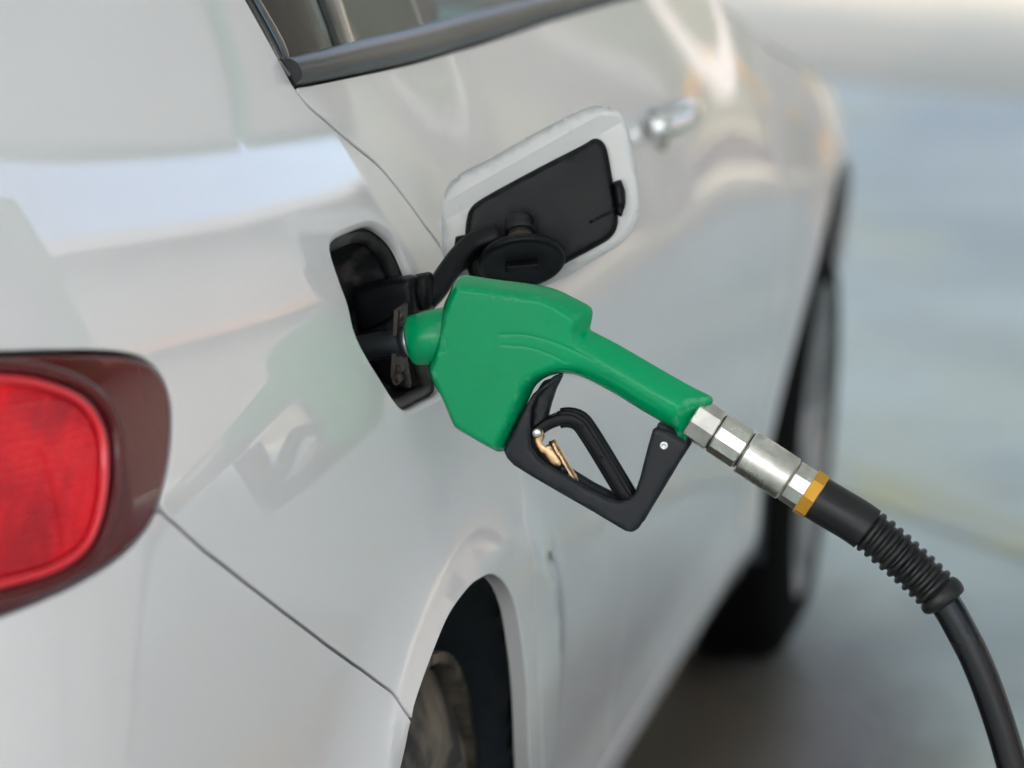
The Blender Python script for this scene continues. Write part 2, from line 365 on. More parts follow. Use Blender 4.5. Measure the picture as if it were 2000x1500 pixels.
recess = cr(H([(648, 492), (656, 470), (690, 452), (722, 442), (747, 450), (777, 480), (800, 530), (818, 585), (838, 645), (854, 705), (864, 752), (857, 770), (832, 784), (798, 799), (774, 782), (742, 733), (710, 680), (692, 640), (680, 592), (664, 545)]), 6, True)
t_hatch = tY(-.80)
quarter = np.vstack([gap_line, [arch_all[0]+[.012, .10]], arch_all[8:iA], bump_px[::-1], lamp_s[:iL][::-1],
                     [(lamp_s[0][0], 1.30)], [(pill[0][0]-.25, 1.37), (pill[0][0]-.05, 1.37)], cr(pill, 6)])
panel('quarter_panel', quarter, M['paint'], car, gap=.0030, r=.0014, holes=[recess], hole_r=.005)
bumper = np.vstack([lamp_s[iL:], TZ([(-.9285, .82)])*[0, 1]+[.03, 0], TZ([(-.9285, .24)])*[0, 1]+[.03, 0], TZ([(-.78, .20), (-.345, .20)]), arch_all[iA:][::-1][6:], bump_px[::-1]])
panel('rear_bumper', bumper, M['paint'], car, gap=.0022, r=.0013)
tl = np.vstack([lamp_s[0]+[-.004, 0], [(lamp_s[0][0]-.004, 1.12)], [(.0, 1.12)], [(.0, .80)], lamp_s[-1]+[-.004, -.0]])
panel('tailgate', tl, M['paint'], car)
# doors
belt_lo = H([(575, 167), (700, 143), (827, 115), (950, 79), (1076, 37), (1227, -6), (1330, -34)])
belt_lo = np.vstack([belt_lo, [(tY(2.05), belt_lo[-1][1]-.008)]])
belt_lo = cr(belt_lo, 6)
B_GAP = .88
bi = int(np.argmin(abs(belt_lo[:, 0]-tY(B_GAP))))
rear_door = np.vstack([gap_line[::-1], belt_lo[:bi], TZ([(B_GAP, belt_lo[bi][1]), (B_GAP, .30)])])
rd = panel('rear_door', rear_door, M['paint'], car, gap=.003, r=.0014, sp=.02)
front_door = np.vstack([TZ([(B_GAP, .30)]), belt_lo[bi:], TZ([(2.08, 1.0), (2.06, .7), (2.02, .45), (1.98, .30)])])
fd = panel('front_door', front_door, M['paint'], car, gap=.003, sp=.03)
farch = H([(1636, 372), (1622, 352), (1605, 372), (1585, 430), (1566, 520), (1548, 640), (1532, 760), (1512, 880), (1488, 990), (1462, 1068)])
fa = cr(np.vstack([TZ([(2.98, .2), (2.97, .4), (2.89, .60)]), TZ([(2.75, .70), (2.6, .722), (2.44, .70), (2.29, .61), (2.18, .48), (2.135, .33), (2.13, .2)])]), 6)
fender = np.vstack([fa, TZ([(2.06, .2), (1.98, .3), (2.02, .45), (2.06, .7), (2.08, .975), (2.3, .905), (2.6, .84), (3.05, .765), (3.28, .73), (3.28, .25), (3.0, .2)])])
panel('front_fender', fender, M['paint'], car, sp=.025)
sill = np.vstack([TZ([(.365, .20), (.375, .295), (.43, .30), (1.0, .30), (1.98, .30), (2.06, .20), (1.9, .185), (.6, .185)])])
panel('sill', sill, M['paint'], car, sp=.025)

# inner shell behind the gaps
def shell():
    t = np.arange(.0, TT[-1], .03); z = np.arange(.14, 1.06, .03); G = np.array([[(a, b) for a in t] for b in z])
    flat = G.reshape(-1, 2); P = S(flat[:, 0], flat[:, 1])-SN(flat[:, 0], flat[:, 1])*.022
    holes = [arch_all, fa]; bad = np.zeros(len(flat), bool)
    for h in holes: bad |= inside(flat, h)
    rc = recess.mean(0); bad |= inside(flat, rc+(recess-rc)*1.25)
    bad |= (P[:, 1] > 1.95) & (flat[:, 1] > .86-(P[:, 1]-2.05)*.16)
    n, mcol = G.shape[:2]; F = []
    for i in range(n-1):
        for j in range(mcol-1):
            q = [i*mcol+j, i*mcol+j+1, (i+1)*mcol+j+1, (i+1)*mcol+j]
            if not any(bad[k] for k in q): F.append(q)
    return P, F
P_, F_ = shell()
link('inner_body', P_, F_, M['underbody'], car)
# far side, roof, bonnet (simple but closed)
t_ = np.arange(0, TT[-1], .05); z_ = np.linspace(.2, 1.0, 17)
Pf = np.array([S(t_, np.full_like(t_, z))*[-1, 1, 1] for z in z_]); n0 = len(t_)
Ff = [(i*n0+j, (i+1)*n0+j, (i+1)*n0+j+1, i*n0+j+1) for i in range(len(z_)-1) for j in range(n0-1)]
link('far_side_panel', Pf.reshape(-1, 3), Ff, M['paint'], car)
def strip(name, rows, m, parent=car):
    rows = [np.asarray(r) for r in rows]; n = len(rows[0]); V = np.vstack(rows)
    F = [(i*n+j, i*n+j+1, (i+1)*n+j+1, (i+1)*n+j) for i in range(len(rows)-1) for j in range(n-1)]
    return link(name, V, F, m, parent)
yr = np.linspace(-.62, 1.35, 30); u = np.linspace(-1, 1, 25)
hw = np.array([S(tY(y), 1.37)[0]+.002 for y in np.clip(yr, -.5, 1.3)])
strip('roof', [[(s*h, y, 1.372+.05*(1-s*s)*(1-.25*((y-.3)/.95)**2)) for s in u] for y, h in zip(yr, hw)], M['paint'])
yb = np.linspace(2.08, 3.30, 16)
def bz(y): return float(np.interp(y, [2.08, 2.3, 2.6, 3.05, 3.3], [.975, .905, .84, .765, .728]))
strip('bonnet', [[(s*S(tY(y), bz(y))[0]*.995, y, bz(y)+.002+.06*(1-s*s)) for s in u] for y in yb], M['paint'])
strip('windscreen', [[(s*(.70-.12*k), 2.1-.75*k, .985+.39*k+.05*(1-s*s)) for s in u] for k in np.linspace(0, 1, 8)], M['glass'])
lt_ = lamp_s[0][0]
def rw(k, q):
    z = 1.122+.25*k; e = S(lt_, z); yc = -.93+.30*k; return (q*e[0], yc+(e[1]+.04*k-yc)*q*q, z+.02*(1-q*q))
strip('rear_window', [[rw(k, q) for q in u] for k in np.linspace(0, 1, 6)], M['glass'])
MB().box((-.66, -.70, .15), (.66, 3.1, .19)).build('floor_pan', M['underbody'], car)

# --- side glass, belt moulding, pillar trim
belt_hi = H([(546, 115), (681, 83), (790, 58), (870, 37), (1033, -2), (1200, -46), (1330, -80)]); belt_hi = cr(np.vstack([belt_hi, [(tY(2.05), belt_hi[-1][1]-.008)]]), 6)
glass_lo = belt_hi+[0, -.006]
gl = np.vstack([glass_lo, TZ([(1.45, 1.37)]), [(pill[0][0]-.02, 1.37)], cr(H([(x+20, y) for x, y in PIL]), 6)])
panel('window_pane', gl, M['glass'], rd, gap=.0, r=.0005, depth=.004, sp=.04, off=-.014)
def strip_between(name, A, B, height, m, parent, n=9, base=.0):
    k = 90; A = resample(A, 1e9 if False else np.linalg.norm(np.diff(A, axis=0), axis=1).sum()/k); B = resample(B, np.linalg.norm(np.diff(B, axis=0), axis=1).sum()/k)
    mlen = min(len(A), len(B)); rows = []
    for s in np.linspace(0, 1, n):
        Q = A[:mlen]*(1-s)+B[:mlen]*s; h = base+height*math.sqrt(max(0, 1-(2*s-1)**2))
        rows.append(S(Q[:, 0], Q[:, 1])+SN(Q[:, 0], Q[:, 1])*h)
    rows = [rows[0]-SN(A[:mlen, 0], A[:mlen, 1])*.03]+rows+[rows[-1]-SN(B[:mlen, 0], B[:mlen, 1])*.03]
    o = strip(name, rows, m, parent)
    V = np.vstack(rows); n_ = mlen; endcap = [tuple(i*n_ for i in range(len(rows)))]
    return o, [r[0] for r in rows]
bm, endpts = strip_between('belt_moulding', belt_lo, belt_hi, .011, M['trim'], rd)
link('moulding_end_cap', endpts, [tuple(range(len(endpts)))], M['gloss_black'], rd)
pA = cr(H([(562, 150)]+PIL[::-1])+[.002, 0], 8); pB = cr(H([(558, 122)]+[(x+22, y) for x, y in PIL[::-1]])+[.002, 0], 8)
strip_between('pillar_trim', pA, pB, .004, M['gloss_black'], rd)
dA = H([(687, 88), (672, 40), (650, -20)]); dB = H([(722, 82), (708, 40), (690, -20)])
dA = np.vstack([dA, dA[-1]+(dA[-1]-dA[-2])*4]); dB = np.vstack([dB, dB[-1]+(dB[-1]-dB[-2])*4])
strip_between('window_divider', dA, dB, .003, M['gloss_black'], rd, base=-.012)
# seats seen through the glass
def seat(y, x):
    b = MB().box((x-.24, y, .32), (x+.24, y+.5, .52)); o = b.build('seat', M['cabin'], car); bevel(o, .06, 4)
    c = MB().add([(x-.23, y-.12, .5), (x+.23, y-.12, .5), (x+.23, y+.06, .5), (x-.23, y+.06, .5), (x-.2, y-.3, 1.08), (x+.2, y-.3, 1.08), (x+.2, y-.18, 1.08), (x-.2, y-.18, 1.08)],
                 [(0, 3, 2, 1), (4, 5, 6, 7), (0, 1, 5, 4), (1, 2, 6, 5), (2, 3, 7, 6), (3, 0, 4, 7)]).build('backrest', M['cabin'], o); bevel(c, .05, 4)
    h = MB().box((x-.11, y-.33, 1.12), (x+.11, y-.23, 1.28)).build('headrest', M['cabin'], o); bevel(h, .035, 4)
for x in (-.4, .4): seat(.42, x); seat(1.35, x)

# --- door handles
def handle(Y, z, parent, m, L=.2):
    ys = np.linspace(-L/2, L/2, 17); b = S(tY(Y), z)
    P = [S(tY(Y+y), z-.0*y)+SN(tY(Y+y), z)*(.036*max(0, 1-(abs(y)/(L/2))**4)+.004) for y in ys]
    a = np.linspace(0, 2*np.pi, 20, endpoint=False); sec = np.stack([.008*np.cos(a), .014*np.sin(a)], 1)
    V, F = profile_sweep(P, sec); o = link('door_handle', V, F, m, parent)
    a = np.linspace(0, 2*np.pi, 40, endpoint=False); el = np.stack([tY(Y-.01)+.055*np.cos(a), z-.006+.022*np.sin(a)], 1)
    panel('handle_cup_shade', el, M['gloss_black'], o, gap=0, r=.0006, depth=.004, sp=.015, off=.0006)  # black ellipse painting the dark shade beneath the handle
handle(.27, .945, rd, M['chrome'], .15); handle(1.19, .920, fd, M['chrome'], .16)

# --- tail lamp
tail = empty('tail_light', (.72, -.6, .88)); tail.parent = car; tail.matrix_parent_inverse = car.matrix_world.inverted()
lens = panel('lamp_cover', lamp_s, M['lamp_outer'], tail, gap=.003, r=.004, sp=.012, off=.001)
il = cr(H([(-420, 745), (-150, 740), (0, 742), (80, 756), (150, 790), (186, 850), (192, 930), (178, 1010), (150, 1070), (90, 1110), (0, 1136), (-150, 1170), (-420, 1215)]), 8)
panel('inner_lens', il, M['lamp_inner'], tail, gap=.004, r=.003, depth=.012, sp=.01, off=.003)
pr = resample(cr(il, 4), .004); P = S(pr[:, 0], pr[:, 1])+SN(pr[:, 0], pr[:, 1])*.004
V, F = sweep(P, .0030, 14); link('lens_rim', V, F, M['lamp_rim'], tail)
pr = resample(cr(np.vstack([H([(-420, 722), (-150, 716), (0, 716), (90, 728), (170, 762), (215, 830), (222, 930), (206, 1020), (170, 1088), (100, 1134), (0, 1164), (-150, 1198), (-420, 1250)])]), 10), .004)
V, F = sweep(S(pr[:, 0], pr[:, 1])+SN(pr[:, 0], pr[:, 1])*.001, .0055, 14); link('cover_ridge', V, F, M['lamp_outer'], tail)

# --- wheels
def wheel(Y, X, R, rim_r, tyre_mat, w=.19, rm='rim'):
    w0 = empty('wheel', (X-w/2, Y, R)); w0.parent = car; w0.matrix_parent_inverse = car.matrix_world.inverted()
    prof = [(-w/2+.01, rim_r), (-w/2, rim_r+.03), (-w/2+.006, R-.05), (-w/2+.025, R-.012), (-w/2+.045, R), (0, R+.002), (w/2-.045, R), (w/2-.025, R-.012), (w/2-.006, R-.05), (w/2, rim_r+.03), (w/2-.01, rim_r)]
    c = np.array([X-w/2, Y, R])
    V, F = lathe(c, c+np.array([1., 0, 0]), prof, 72); F = F[:-2]
    link('tyre', V, F, tyre_mat, w0)
    for k in range(44):                      # tread blocks around the crown
        a = 2*math.pi*k/44; mb = MB()
        for s in (-.062, -.02, .022, .064):
            q = [(s-.019, -.0175), (s+.019, -.0175), (s+.019, .0175), (s-.019, .0175)]
            V = []
            for rr in (R-.004, R+.0045):
                for (dx, dt) in q:
                    b = a+dt/R; V.append(c+np.array([dx, rr*math.sin(b), rr*math.cos(b)]))
            mb.add(V, [(0, 3, 2, 1), (4, 5, 6, 7), (0, 1, 5, 4), (1, 2, 6, 5), (2, 3, 7, 6), (3, 0, 4, 7)])
        if Y < 1: mb.build('tread_block', tyre_mat, w0)
    V, F = lathe(c, c+np.array([1., 0, 0]), [(-w/2+.02, rim_r-.015), (w/2-.02, rim_r-.015), (w/2-.008, rim_r+.004), (w/2-.008, rim_r-.004), (w/2-.03, rim_r-.02), (w/2-.09, rim_r-.03), (w/2-.095, .05)], 64); F = F[:-2]
    rim = link('rim', V, F, M[rm], w0); sharp(rim, 40)
    for k in range(10):
        a = 2*math.pi*k/10+.2; e = np.array([0, math.sin(a), math.cos(a)]); f = np.array([0, math.cos(a), -math.sin(a)]); x = np.array([1., 0, 0])
        V = []
        for rr, hwid, dx in ((.03, .022, w/2-.028), (rim_r*.6, .014, w/2-.02), (rim_r-.006, .018, w/2-.012)):
            for sgn in (-1, 1): V += [c+e*rr+f*sgn*hwid+x*dx, c+e*rr+f*sgn*hwid*1.2+x*(dx-.03)]
        F = []
        for i in (0, 4): F += [(i, i+2, i+6, i+4), (i+1, i+5, i+7, i+3), (i, i+4, i+5, i+1), (i+2, i+3, i+7, i+6)]
        o = link('spoke', V, F, M[rm], rim, False)
    V, F = lathe(c, c+np.array([1., 0, 0]), [(w/2-.06, .05), (w/2-.02, .045), (w/2-.014, .03)], 32); link('hub_cap', V, F, M[rm], rim)
wheel(0.03, .855, .298, .195, M['tyre_dirty'], rm='rim_dirty')
wheel(2.60, .903, .318, .222, M['tyre'])
wheel(0.03, -.625, .300, .195, M['tyre']); wheel(2.60, -.678, .310, .205, M['tyre'])
# wheel arch liners: a half drum inside the body with an inner side
def liner(cy, R, x0):
    th = np.linspace(-.25, math.pi+.25, 40); rows = []
    for x, k in ((x0-.30, .0), (x0-.30, 1), (x0-.16, 1.0), (x0-.012, 1.0)):
        rows.append([(x, cy-math.cos(a)*R*k, max(.12, .315+math.sin(a)*R*k)) for a in th])
    strip('wheel_arch_liner', rows, M['liner'])
liner(.03, .368, .88); liner(2.6, .395, .89)

# ------------------------------------------------------------------ fuel filler recess, flap and cap
rec = empty('fuel_recess', (.80, -.11, .90)); rec.parent = car; rec.matrix_parent_inverse = car.matrix_world.inverted()
RC = ccw(resample(recess, .004, True)); rc0 = RC.mean(0)
def bowl():
    n = len(RC); V = []; F = []
    for k, (sc, dep) in enumerate(((1.004, .0066), (.985, .012), (.96, .030), (.93, .048), (.86, .058), (.6, .060), (.0, .060))):
        q = rc0+(RC-rc0)*sc; c = S(q[:, 0], q[:, 1])-SN(q[:, 0], q[:, 1])*dep; V += list(c)
        if k: F += [((k-1)*n+i, k*n+i, k*n+(i+1) % n, (k-1)*n+(i+1) % n) for i in range(n)]
    return V, F
bq = rc0+(np.vstack([RC, RC[:1]])-rc0)*.962; sq = S(bq[:, 0], bq[:, 1])-SN(bq[:, 0], bq[:, 1])*.014
V, F = sweep(sq, .0056, 14, False); link('rubber_seal', V, F, M['black_dusty'], rec)
V, F = bowl(); link('recess_bowl', V, F, M['black_dusty'], rec)

YN = -.155                                  # the nozzle hangs in the vertical plane y = YN
def XZ(pts, Y=YN): return np.array([on_y(x, y, Y)[[0, 2]] for x, y in pts])
def inflate(name, loop, T, r, Yc, m, parent, sp=.0025, holes=(), steps=(0, 12, 25, 40, 56, 73, 90), emboss=None, frame=None, pw=2.0, Tb=None):
    """a solid with the outline loop (x, z), half thickness T(x, z) and edges rounded over r"""
    loops = [ccw(resample(loop, .002, True))]+[ccw(resample(h, .002, True)) for h in holes]
    Tf = T if callable(T) else (lambda x, z: np.full_like(x, T)); rf = r if callable(r) else (lambda x, z: np.full_like(x, r))
    rmax = float(np.max(rf(loops[0][:, 0], loops[0][:, 1])))
    def dist(P):
        d = segdist(P, loops[0])
        for h in loops[1:]: d = np.minimum(d, segdist(P, h))
        return d
    pts = []
    for li, L in enumerate(loops):
        nn = innormal(L)*(1 if li == 0 else -1)
        for th in steps[1:]:
            rr = rf(L[:, 0], L[:, 1]); d = rr*(1-math.cos(math.radians(th))); P = L+nn*d[:, None]
            k = inside(P, loops[0]) & (dist(P) > d*.97)
            for h in loops[1:]: k &= ~inside(P, h)
            P = P[k]
            if th < 40: pts.append(P)
            else: pts.append(P[::2])
    lo, hi = loops[0].min(0), loops[0].max(0)
    gx, gz = np.meshgrid(np.arange(lo[0], hi[0], sp), np.arange(lo[1], hi[1], sp)); gx[::2] += sp/2
    G = np.stack([gx.ravel(), gz.ravel()], 1); k = inside(G, loops[0])
    for h in loops[1:]: k &= ~inside(G, h)
    G = G[k]; dG = dist(G); G = G[dG > rf(G[:, 0], G[:, 1])*1.02]; pts.append(G)
    P = np.vstack(pts); q = np.unique(np.round(P/(sp*.32)).astype(int), axis=0, return_index=True)[1]; P = P[q]
    if emboss is not None: P = np.vstack([P, emboss[1]])
    V2, F = cdt(P, loops); d = dist(V2); rr = rf(V2[:, 0], V2[:, 1])
    h = Tf(V2[:, 0], V2[:, 1])*np.clip(1-(1-np.clip(d/rr, 0, 1))**pw, 0, 1)**(1/pw); h[d < 1e-6] = 0
    h0 = h.copy()
    if emboss is not None: h = h+emboss[0](V2)*np.clip(d/rr*1.6, 0, 1)
    n = len(V2); edge = d < 1e-6; idx = np.arange(n); back = np.where(edge, idx, n+idx)
    hb = h0 if Tb is None else h0*Tb
    if frame is None:
        A = np.stack([V2[:, 0], Yc-h, V2[:, 1]], 1); B = np.stack([V2[:, 0], Yc+hb, V2[:, 1]], 1)
    else:
        o, e1, e2, e3 = frame; A = o+V2[:, :1]*e1+V2[:, 1:]*e2+h[:, None]*e3; B = o+V2[:, :1]*e1+V2[:, 1:]*e2-hb[:, None]*e3
    Fb = [tuple(back[list(f)][::-1]) for f in F]; used = np.unique(np.concatenate([F.ravel(), np.array(Fb).ravel()]))
    V = np.vstack([A, B]); mp = -np.ones(2*n, int); mp[used] = np.arange(len(used))
    FF = [tuple(mp[list(f)]) for f in F]+[tuple(mp[list(f)]) for f in Fb]
    return link(name, V[used], FF, m, parent)

# hinge block and neck bracket inside the recess
hb = XZ([(688, 562), (740, 548), (800, 538), (812, 541), (817, 600), (822, 640), (760, 650), (700, 655), (692, 600)], -.105)
inflate('hinge_housing', hb, 0.014, .004, -.101, M['black'], rec, sp=.006)
hb2 = XZ([(806, 538), (836, 532), (845, 545), (846, 590), (840, 606), (812, 610)], -.095)
inflate('hinge_bracket', hb2, .012, .003, -.091, M['black'], rec, sp=.006)
lowb = XZ([(692, 655), (770, 612), (782, 640), (800, 760), (768, 765), (735, 730), (712, 690)], -.118)
inflate('recess_liner', lowb, .012, .004, -.111, M['black'], rec, sp=.006)
pc = on_y(808, 672, YN)-np.array([.006, 0, 0])
V = []
for dz in (-.026, .026):
    for dy in (-.008, .03): V.append((pc[0]-.006, YN+dy, pc[2]+dz)); V.append((pc[0]-.009, YN+dy, pc[2]+dz))
neck = link('neck_bracket', V, [(0, 2, 6, 4), (1, 5, 7, 3), (0, 4, 5, 1), (2, 3, 7, 6), (0, 1, 3, 2), (4, 6, 7, 5)], M['rust'], rec, False)
for dz, dy in ((-.021, .0), (.021, .0)):
    c = np.array([pc[0]-.006, YN+dy, pc[2]+dz]); V, F = lathe(c, c+np.array([1., 0, 0]), [(0, .004), (.002, .0038), (.0035, .002), (.0037, .0003)], 16); link('neck_screw', V, F, M['rust'], neck)
# return spring beside the neck
th = np.linspace(0, 2*np.pi*5, 120); c = np.array([pc[0]-.003, YN-.018, pc[2]-.026])
P = np.stack([c[0]+.0025*np.cos(th), c[1]+th/(2*np.pi)*.0035, c[2]+.0035*np.sin(th)], 1)
V, F = sweep(P, .0007, 6); link('flap_spring', V, F, M['rust'], rec)

# the flap: an open door almost square to the flank, its inside turned to the camera
FP0 = np.array([.86, -.02, .95]); FN = np.array([.10, -1.0, .10]); FN /= np.linalg.norm(FN)
fe1 = np.cross([0, 0, 1.], FN); fe1 = np.cross(np.array([0, 0, 1.]), FN); fe1 /= np.linalg.norm(fe1); fe2 = np.cross(FN, fe1)
if fe1[0] < 0: fe1, fe2 = -fe1, -fe2
if fe2[2] < 0: fe2 = -fe2
def FL(pts, dep=0.):
    out = []
    for x, y in pts:
        p = on_plane(x, y, FP0+FN*dep, FN)-FP0; out.append((p@fe1, p@fe2))
    return np.array(out)
fe3 = FN
flap = empty('fuel_flap', tuple(FP0)); flap.parent = car; flap.matrix_parent_inverse = car.matrix_world.inverted()
flap_px = [(866, 500), (863, 440), (864, 395), (873, 365), (897, 340), (960, 307), (1040, 262), (1110, 226), (1140, 211), (1170, 205), (1198, 210), (1218, 230), (1230, 265), (1240, 320), (1248, 375), (1249, 410), (1240, 440), (1218, 472), (1180, 497), (1140, 520), (1105, 541), (1040, 568), (960, 585), (900, 570)]
fo = cr(FL(flap_px), 6, True)
def frame_at(dep): return (FP0+FN*dep, fe1, fe2, fe3)
rl = FL([(855, 441), (1225, 233)]); rd_ = (rl[1]-rl[0])/np.linalg.norm(rl[1]-rl[0]); rn_ = np.array([-rd_[1], rd_[0]])
def flap_h(P): return -np.clip((P-rl[0])@rn_, 0, 1)*.32
rpts = np.vstack([resample(rl, .003)+rn_*k for k in (-.0008, 0, .0008)]); rpts = rpts[inside(rpts, ccw(fo)) & (segdist(rpts, fo) > .003)]
inflate('flap_skin', fo, .0022, .0022, 0, M['paint_inner'], flap, sp=.006, frame=frame_at(-.002), emboss=(flap_h, rpts), Tb=1.0)
# turned-in rim along the upper edge
plate_px = [(908, 470), (911, 430), (918, 408), (938, 390), (1000, 355), (1070, 318), (1140, 282), (1158, 271), (1172, 273), (1184, 288), (1192, 325), (1198, 360), (1205, 400), (1206, 440), (1192, 465), (1160, 485), (1110, 512), (1060, 540), (980, 560), (930, 560), (912, 520)]
po = cr(FL(plate_px, .004), 5, True)
inflate('inner_plate', po, .0055, .005, 0, M['black'], flap, sp=.006, frame=frame_at(.004))
rib = FL([(860, 398), (866, 420), (912, 402), (1010, 350), (1130, 284), (1212, 236), (1206, 224)], .002)
lt = FL([(1196, 356), (1213, 350), (1221, 372), (1222, 398), (1214, 424), (1206, 420), (1204, 405)], .008)
inflate('latch_tab', lt, .006, .002, 0, M['black'], flap, sp=.006, frame=frame_at(.008))
ls = FL([(1150, 432), (1205, 404), (1207, 409), (1153, 437)], .01)
inflate('latch_rib', ls, .004, .0015, 0, M['black'], flap, sp=.006, frame=frame_at(.010))
# goose-neck arm from the hinge to the plate
armp = [on_y(832, 588, -.083), on_y(852, 566, -.078), on_y(872, 535, -.066), on_y(893, 508, -.052), on_y(925, 480, -.040), on_y(975, 462, -.034)]
P = resample(cr(armp, 10), .003); a = np.linspace(0, 2*np.pi, 16, endpoint=False)
sec = np.stack([.015*np.sign(np.cos(a))*np.abs(np.cos(a))**.5, .0088*np.sign(np.sin(a))*np.abs(np.sin(a))**.5], 1)
V, F = profile_sweep(P, sec); link('hinge_arm', V, F, M['black'], flap)
ft = FL([(890, 462), (908, 458), (960, 468), (940, 500), (905, 530), (880, 540), (884, 505)], .006)
inflate('arm_foot', ft, .005, .002, 0, M['black'], flap, sp=.006, frame=frame_at(.007))
# the fuel cap parked on the flap
cap = empty('fuel_cap', tuple(on_plane(1018, 512, FP0+FN*.035, FN))); cap.parent = flap; cap.matrix_parent_inverse = flap.matrix_world.inverted()
k0 = on_plane(1014, 428, FP0+FN*.018, FN); k1 = on_plane(1017, 470, FP0+FN*.030, FN); ax = (k1-k0)/np.linalg.norm(k1-k0)
V, F = lathe(k0, k1, [(0, .010), (.001, .0112), (.003, .012), (.012, .0122), (.0135, .0118), (.0135, .010)], 40); link('cap_stem', V, F, M['rubber'], cap)
V, F = lathe(k0+ax*.013, k1+ax, [(0, .0098), (.004, .0095), (.005, .011), (.008, .0115)], 40); link('cap_seal', V, F, M['rust'], cap)
dc = on_plane(1019, 512, FP0+FN*.034, FN); dn = FN*.50+np.array([.0, 0, -1])*.80+np.array([.16, 0, 0]); dn = UP*(-.82)+(-FW)*.52+RT*.10; dn /= np.linalg.norm(dn)
V, F = lathe(dc-dn*.006, dc, [(0, .028), (.001, .0325), (.004, .0342), (.0065, .0342), (.008, .033), (.0085, .030), (.0078, .028), (.0078, .02)], 64); link('cap_disc', V, F, M['black'], cap)
gr = MB(); e = np.cross(dn, RT); e /= np.linalg.norm(e); f = np.cross(e, dn); c = dc+dn*.001
V = []
for s in (0, .006):
    for a_, b_ in ((-.013, -.004), (.013, -.004), (.013, .004), (-.013, .004)): V.append(c+f*a_+e*b_+dn*s)
o = link('cap_grip', V, [(0, 3, 2, 1), (4, 5, 6, 7), (0, 1, 5, 4), (1, 2, 6, 5), (2, 3, 7, 6), (3, 0, 4, 7)], M['black'], cap, False); bevel(o, .0015, 2)

# ------------------------------------------------------------------ fuel nozzle
noz = empty('fuel_nozzle', tuple(on_y(800, 660, YN)), 'green fuel nozzle with black hand guard and steel swivel pushed into the filler', 'fuel nozzle')
cover_px = [(838, 722), (846, 690), (856, 645), (866, 600), (876, 575), (884, 556), (893, 543), (905, 537), (930, 540), (970, 546), (1012, 551), (1052, 557), (1090, 567), (1116, 579), (1140, 591), (1154, 600), (1158, 612), (1155, 630), (1154, 644),
            (1172, 654), (1210, 674), (1260, 703), (1310, 732), (1355, 757), (1384, 771), (1392, 778), (1390, 790), (1374, 801), (1360, 816), (1350, 833), (1343, 852), (1337, 870), (1328, 872), (1321, 857), (1318, 840),
            (1300, 829), (1255, 803), (1205, 772), (1165, 750), (1132, 735), (1108, 730), (1085, 731), (1062, 740), (1046, 754), (1036, 774), (1020, 810), (1002, 848), (988, 876), (978, 882), (962, 876), (930, 858), (895, 837), (886, 827), (864, 776)]
cover = cr(XZ(cover_px), 4, True)
xb0, xb1 = XZ([(1060, 600)])[0][0], XZ([(1190, 700)])[0][0]
def sm(x, a, b): k = np.clip((x-a)/(b-a), 0, 1); return k*k*(3-2*k)
def Tcov(x, z): return .0245-(.0075)*sm(x, xb0, xb1)
def Rcov(x, z): return .0075+(.0070)*sm(x, xb0, xb1)
# raised outline panels on the cheek of the cover
em_lines = [resample(XZ([(840, 656), (884, 652), (884, 676), (842, 686)]), .0008), resample(cr(XZ([(988, 644), (1030, 644), (1075, 653), (1120, 672), (1165, 695)]), 8), .0008),
            resample(cr(XZ([(992, 664), (1040, 668), (1085, 682), (1115, 700)]), 8), .0008)]
em_pts = np.vstack([np.vstack([L+np.array([0, s]) for s in (-.0011, -.0005, 0, .0005, .0011)]) for L in em_lines])
def em_h(P):
    h = np.zeros(len(P))
    for L in em_lines: d = segdist(P, L, False); h -= .0002*np.clip(1-d/.0010, 0, 1)
    return h
inflate('cover', cover, Tcov, Rcov, YN, M['green'], noz, sp=.003, emboss=(em_h, em_pts), pw=1.35)
n0_, n1_ = on_y(800, 666, YN), on_y(886, 652, YN)
Ln = float(np.linalg.norm(n1_-n0_))
V, F = lathe(n0_, n1_, [(0, .012), (.0, .0165), (.0015, .0185), (.004, .0196), (.012, .0205), (Ln, .0215), (Ln+.004, .018)], 56); link('nose', V, F, M['green'], noz)
ax_n = (n0_-n1_)/Ln
V, F = lathe(n0_-ax_n*.004, n0_+ax_n, [(0, .0125), (.010, .0125), (.0105, .0112), (.012, .0105), (.10, .0102)], 40); link('spout', V, F, M['spout'], noz)
# guard: two cheeks and a web
guard_px = [(1096, 736), (1070, 745), (1040, 770), (1018, 808), (998, 848), (983, 880), (990, 895), (1003, 909), (1040, 932), (1100, 967), (1160, 1001), (1208, 1030), (1222, 1038), (1236, 1040), (1248, 1032), (1262, 1008), (1290, 962), (1318, 915), (1342, 878), (1344, 868), (1330, 856), (1300, 841), (1283, 834), (1275, 838),
            (1268, 862), (1258, 900), (1249, 935), (1240, 962), (1228, 974), (1210, 979), (1188, 974), (1150, 955), (1105, 927), (1070, 909), (1050, 893), (1037, 872), (1036, 845), (1038, 800), (1050, 772), (1076, 752)]
gd = XZ(guard_px, YN-.014)
inflate('guard', gd, .0035, .0028, YN-.0125, M['guard'], noz, sp=.004)
inflate('guard', gd, .0035, .0028, YN+.0125, M['guard'], noz, sp=.004)
web_px = [(985, 882), (992, 895), (1003, 907), (1060, 941), (1120, 976), (1180, 1010), (1222, 1034), (1236, 1036), (1247, 1029), (1262, 1005), (1300, 944), (1336, 880), (1326, 872), (1290, 930), (1262, 976), (1236, 1010), (1222, 1016), (1180, 992), (1120, 960), (1060, 925), (1012, 895), (1004, 884)]
inflate('guard_web', XZ(web_px, YN-.014), .0125, .0015, YN, M['guard'], noz, sp=.005)
